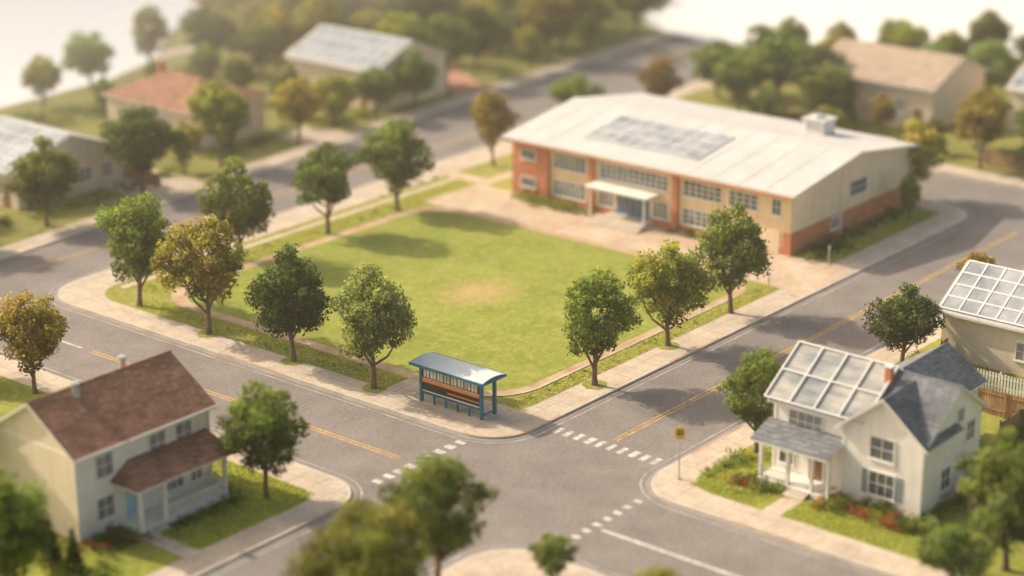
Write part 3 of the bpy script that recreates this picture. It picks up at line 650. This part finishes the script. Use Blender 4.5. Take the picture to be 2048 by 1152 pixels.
for i in range(3): b.box(4.9+i*.25,5.59,-18.9,-17.5,Z0,Z0+.1+i*.08,'kerb')
b.build()
b=MB("door",E); fbox(b,'-X',7.4,-18.7,-17.8,.45,2.5,.05,'browndoor'); fbox(b,'-X',7.4,-18.82,-18.7,.45,2.6,.07,'trim'); fbox(b,'-X',7.4,-17.8,-17.68,.45,2.6,.07,'trim'); b.build()
b=MB("chimney",E); b.box(9.6,10.0,-21.6,-21.2,6.3,7.7,'brick'); b.box(9.55,10.05,-21.65,-21.15,7.7,7.8,'trim'); b.build()
RW=MB("rear_wing",E); 
x0,x1,y0,y1=14.05,19.5,-22.5,-17.5; ym=-20
RW.box(x0,x1,y0,y1,Z0,4.2,'beige')
for sgn,(ya,yb) in((1,(y0,ym)),(-1,(y1,ym))):
    pts2=[(x0,ya-sgn*.35,4.1),(x1+.4,ya-sgn*.35,4.1),(x1+.4,yb,6.0),(x0,yb,6.0)]
    RW.slab(pts2 if sgn>0 else pts2[::-1],.14,'slate','trim')
RW.face([(x1,y0,4.2),(x1,y1,4.2),(x1,ym,5.9)],'brick'); RW.build()
def fence(name,p,q,h,m='fence',gap=0):
    b=MB(name); p=Vector((*p,0));q=Vector((*q,0)); d=(q-p); L=d.length; d.normalize(); w=Vector((-d.y,d.x,0)); n=max(2,int(L/.22)); k=L/n; Zu=Vector((0,0,1))
    for i in range(n):
        b.obox(p,d,Zu,w,i*k+gap/2+.006,(i+1)*k-gap/2-.006,Z0,h+random.uniform(-.03,.03)+Z0,0,.03,m)
    for z in(.35,h-.3): b.obox(p,d,Zu,w,0,L,Z0+z,Z0+z+.09,.032,.07,m)
    for i in range(int(L/2.4)+1): b.obox(p,d,Zu,w,min(L-.1,i*2.4),min(L,i*2.4+.1),Z0,Z0+h+.1,.072,.16,m)
    b.build()
fence("wood_fence",(9.5,-27.2),(24,-27.2),1.7); fence("wood_fence",(24,-27.2),(24,-20),1.7)
fence("wood_fence",(19.6,-24.2),(24,-24.2),1.6); fence("picket_fence",(27.8,-15.2),(27.8,-27),1.3,'trim',gap=.08)
fence("wood_fence",(27.8,-15),(31.3,-14.4),1.6); fence("wood_fence",(79,7),(79,-16),1.5); fence("wood_fence",(25.5,60.5),(25.5,68),1.2)
fence("wood_fence",(10,66),(-6,66),1.4)

# ------------------------------------------------------------------ other houses
def solarhouse(name,X,Y,ze,zr,wall,roof,pan=None,axis='Y',win=(),pm='pv'):
    e=empty(name); gable(e,X,Y,ze,zr,axis,wall,roof)
    if pan:
        P,U,V,W,L=slope(X,Y,ze,zr); D=Y[1]-Y[0]; panels(e,"solar_panels",P,U,V,W,pan[0]*D,pan[1]*D,pan[2]*L,pan[3]*L,pan[4],pan[5],fw=.14,pm=pm)
    b=MB("windows",e)
    for f,c,u,z,w,h in win: window(b,f,c,u,z,w,h,2,2,pane='pane_l')
    if win: b.build()
    d=MB("door",e); fbox(d,'-X',X[0],Y[0]+1.2,Y[0]+2.1,Z0,2.2,.05,'browndoor'); d.build()
    return e
solarhouse("solar_panel_house",(31.4,39.2),(-26,-13.8),3.7,5.9,'cream_siding','greyroof',(-.01,1.01,-.05,1.0,9,4),win=[('-X',31.4,-20,1.3,1.1,1.2)])
solarhouse("solar_panel_house",(12.8,24.6),(64.4,80),3.4,5.6,'beige','greyroof',(0,1,-.05,.98,8,4),win=[('-Y',64.4,20.2,1.2,1.2,1.2),('-Y',64.4,22.6,1.2,1.2,1.2),('-X',12.8,67,1.2,1.2,1.2)],pm='pv2')
solarhouse("solar_panel_house",(58,69),(64.5,77),4.4,6.6,'beige','greyroof',(.02,.98,0,.95,8,3),win=[('-Y',64.5,63,1.6,1.2,1.2)],pm='pv2')
solarhouse("tan_roof_house",(87,98),(16.5,30),4.4,6.6,'beige','tanroof',win=[('-X',87,20,1.6,1.2,1.2),('-X',87,26,1.6,1.2,1.2)])
solarhouse("solar_panel_house",(92.5,102),(0,11),4.4,6.6,'beige','greyroof',(0,1,0,.95,8,3),win=[('-X',92.5,8,1.6,1.2,1.2)],pm='pv2')
e=empty("hip_roof_house"); X=(35,44.5);Y=(66.8,79); zq=4.1
b=MB("walls",e); b.box(X[0],X[1],Y[0],Y[1],Z0,zq,'beige'); b.build()
b=MB("roof",e); o=.5; x0,x1,y0,y1=X[0]-o,X[1]+o,Y[0]-o,Y[1]+o; xm=(x0+x1)/2; r0=(xm,y0+4.2,6.2); r1=(xm,y1-4.2,6.2); z=4.16
b.face([(x0,y0,z),(x1,y0,z),r0],'brownroof'); b.face([(x1,y0,z),(x1,y1,z),r1,r0],'brownroof'); b.face([(x1,y1,z),(x0,y1,z),r1],'brownroof'); b.face([(x0,y1,z),(x0,y0,z),r0,r1],'brownroof')
b.box(x0,x1,y0,y1,zq-.06,zq+.055,'trim'); b.box(xm-.3,xm+.3,76,76.6,5.6,6.9,'brick'); b.build()
b=MB("windows",e); window(b,'-X',35,70,1.4,1.2,1.2); window(b,'-X',35,75,1.4,1.2,1.2); window(b,'-Y',66.8,38,1.4,1.2,1.2); window(b,'-Y',66.8,42,1.4,1.2,1.2); b.build()
d=MB("door",e); fbox(d,'-Y',66.8,39.6,40.5,Z0,2.3,.05,'browndoor'); d.build()

# ------------------------------------------------------------------ bus shelter
B=empty("bus_shelter"); zb=ZG+.004
fr=MB("frame",B)
for x,y in((2.45,3.55),(3.75,3.55),(2.45,8.7),(3.75,8.7)): fr.box(x-.10,x+.10,y-.10,y+.10,zb,2.72,'teal')
fr.box(2.36,3.84,3.46,3.64,2.6,2.73,'teal') ; fr.box(2.37,3.83,8.6,8.78,2.6,2.725,'teal'); fr.box(2.55,3.65,3.5,3.6,.35,.45,'teal')
for y in(4.6,5.6,6.6,7.6): fr.box(2.39,2.51,y-.06,y+.06,zb,.75,'teal')
fr.box(2.38,2.52,3.65,8.60,2.58,2.722,'teal'); fr.box(3.68,3.82,3.65,8.60,2.58,2.722,'teal')
fr.build()
rf=MB("roof",B); n=10; prof=[]
for i in range(n+1):
    t=i/n; x=1.95+2.3*t; prof.append((x,2.86+.17*math.sin(math.pi*t)**.8))
for i in range(n):
    (xa,za),(xb,zb2)=prof[i],prof[i+1]
    rf.face([(xa,3.05,za),(xb,3.05,zb2),(xb,9.25,zb2),(xa,9.25,za)],'shroof')
    rf.face([(xa,3.05,2.735),(xb,3.05,2.735),(xb,3.05,zb2),(xa,3.05,za)],'teal'); rf.face([(xa,9.25,2.735),(xa,9.25,za),(xb,9.25,zb2),(xb,9.25,2.735)],'teal')
rf.face([(1.95,3.05,2.735),(1.95,9.25,2.735),(4.25,9.25,2.735),(4.25,3.05,2.735)],'teal')
rf.box(1.89,1.97,2.99,9.31,2.70,2.87,'teal'); rf.box(4.23,4.31,2.99,9.31,2.70,2.87,'teal'); rf.box(1.97,4.23,2.98,3.048,2.71,2.86,'teal'); rf.box(1.97,4.23,9.252,9.32,2.71,2.86,'teal')
rf.build()
pn=MB("side_panel",B)
pn.box(2.41,2.49,3.66,8.59,.72,2.56,'black')
for i in range(8): 
    y=3.86+i*.585; pn.box(2.37,2.405,y,y+.47,1.92,2.46,'shglass'); pn.box(2.365,2.37,y+.21,y+.26,1.92,2.46,'black')
pn.box(2.36,2.404,3.7,8.55,1.58,1.78,'orange'); pn.box(2.365,2.406,3.7,8.55,1.80,1.84,'trim')
pn.box(2.362,2.405,3.7,6.4,1.22,1.29,'orange'); pn.box(2.37,2.406,3.7,8.55,.92,.99,'trim'); pn.box(2.37,2.406,3.7,8.55,.74,.84,'teal')
pn.build()
bn=MB("bench",B); bn.box(3.0,3.4,4.6,7.8,.5,.57,'steel'); 
for y in(4.9,7.5): bn.box(3.15,3.25,y-.04,y+.04,zb,.5,'steel')
bn.build()
sg=empty("bus_stop_sign",(2.9,-11.5,0)); b=MB("pole",sg); b.tube((0,0,Z0),(0,0,3.6),.05,.05,'steel',10); b.tube((0,0,Z0),(0,0,Z0+.08),.14,.12,'steel',12); b.build()
b=MB("plate",sg); nrm=Vector((-.72,-.69,0)).normalized(); U=Vector((.69,-.72,0)).normalized(); Zu=Vector((0,0,1)); P0=Vector((0,0,3.1))+nrm*.06
b.obox(P0,U,Zu,nrm,-.30,.30,-.32,.42,0,.03,'signy'); b.build()
b=MB("bus_pictogram",sg)
for u0,u1,v0,v1 in((-.18,.18,-.02,.05),(-.18,.18,.2,.25),(-.18,-.13,.05,.2),(-.03,.03,.05,.2),(.13,.18,.05,.2),(-.13,-.06,-.08,-.02),(.06,.13,-.08,-.02)): b.obox(P0,U,Zu,nrm,u0,u1,v0,v1,.032,.045,'black')
b.build()
for (x,y) in((35.5,2.8),(44,2.6)):
    b=MB("bollard_post"); b.tube((x,y,Z0),(x,y,1.6),.06,.05,'steel',8); b.box(x-.1,x+.1,y-.06,y+.06,1.45,1.75,'steel'); b.build()

# ------------------------------------------------------------------ light, haze, camera
w=bpy.data.worlds.new("World"); scene.world=w; w.use_nodes=True; nt=w.node_tree
bg=nt.nodes["Background"]; sky=nt.nodes.new("ShaderNodeTexSky"); sky.sky_type='NISHITA'; sky.sun_disc=False
sd=Vector((-.20,1,0)).normalized(); el=math.radians(35)
S3=Vector((sd.x*math.cos(el),sd.y*math.cos(el),math.sin(el)))
sky.sun_elevation=el; sky.sun_rotation=math.atan2(sd.x,sd.y); sky.dust_density=4; sky.air_density=1.0
tint=nt.nodes.new("ShaderNodeVectorMath"); tint.operation='MULTIPLY'; tint.inputs[1].default_value=(1.12,.98,.78)
nt.links.new(sky.outputs[0],tint.inputs[0]); nt.links.new(tint.outputs[0],bg.inputs[0]); bg.inputs[1].default_value=.215
l=bpy.data.lights.new("sun","SUN"); l.energy=5.4; l.angle=math.radians(.7); l.color=(1,.87,.66); lo=bpy.data.objects.new("sun",l); COL.objects.link(lo)
lo.rotation_euler=(-S3).to_track_quat('-Z','Y').to_euler()
def hz(name,dens,c,box,g=.6):
    m,nt,out=nmat(name+"_air"); v=nt.nodes.new("ShaderNodeVolumeScatter"); v.inputs["Density"].default_value=dens; v.inputs["Anisotropy"].default_value=g; v.inputs["Color"].default_value=(*c,1)
    nt.links.new(v.outputs[0],out.inputs["Volume"]); M[name]=m
    b=MB("haze"); b.box(*box,name); b.build()
hz('haze',.0011,(1,.94,.80),(-40,420,-140,420,-.5,42))
hz('glow_mist1',.0040,(1,.90,.66),(-80,120,68,300,-.3,20))  # scatter box added to bring the warm glow to the upper left
hz('glow_mist2',.0070,(1,.90,.66),(-90,92,80,310,-.2,18))  # second added box, thickens the same glow
cd=bpy.data.cameras.new("camera"); cd.lens=4000/2048*36; cd.sensor_width=36; cd.clip_end=5000; cd.clip_start=1
c=bpy.data.objects.new("camera",cd); COL.objects.link(c); c.location=(-88.32,-73.13,50); c.rotation_euler=(math.radians(71),0,math.radians(39.25-90)); scene.camera=c
cd.dof.use_dof=True; cd.dof.focus_distance=134; cd.dof.aperture_fstop=.043
scene.view_settings.view_transform='Standard'; scene.view_settings.look='None'; scene.view_settings.exposure=0
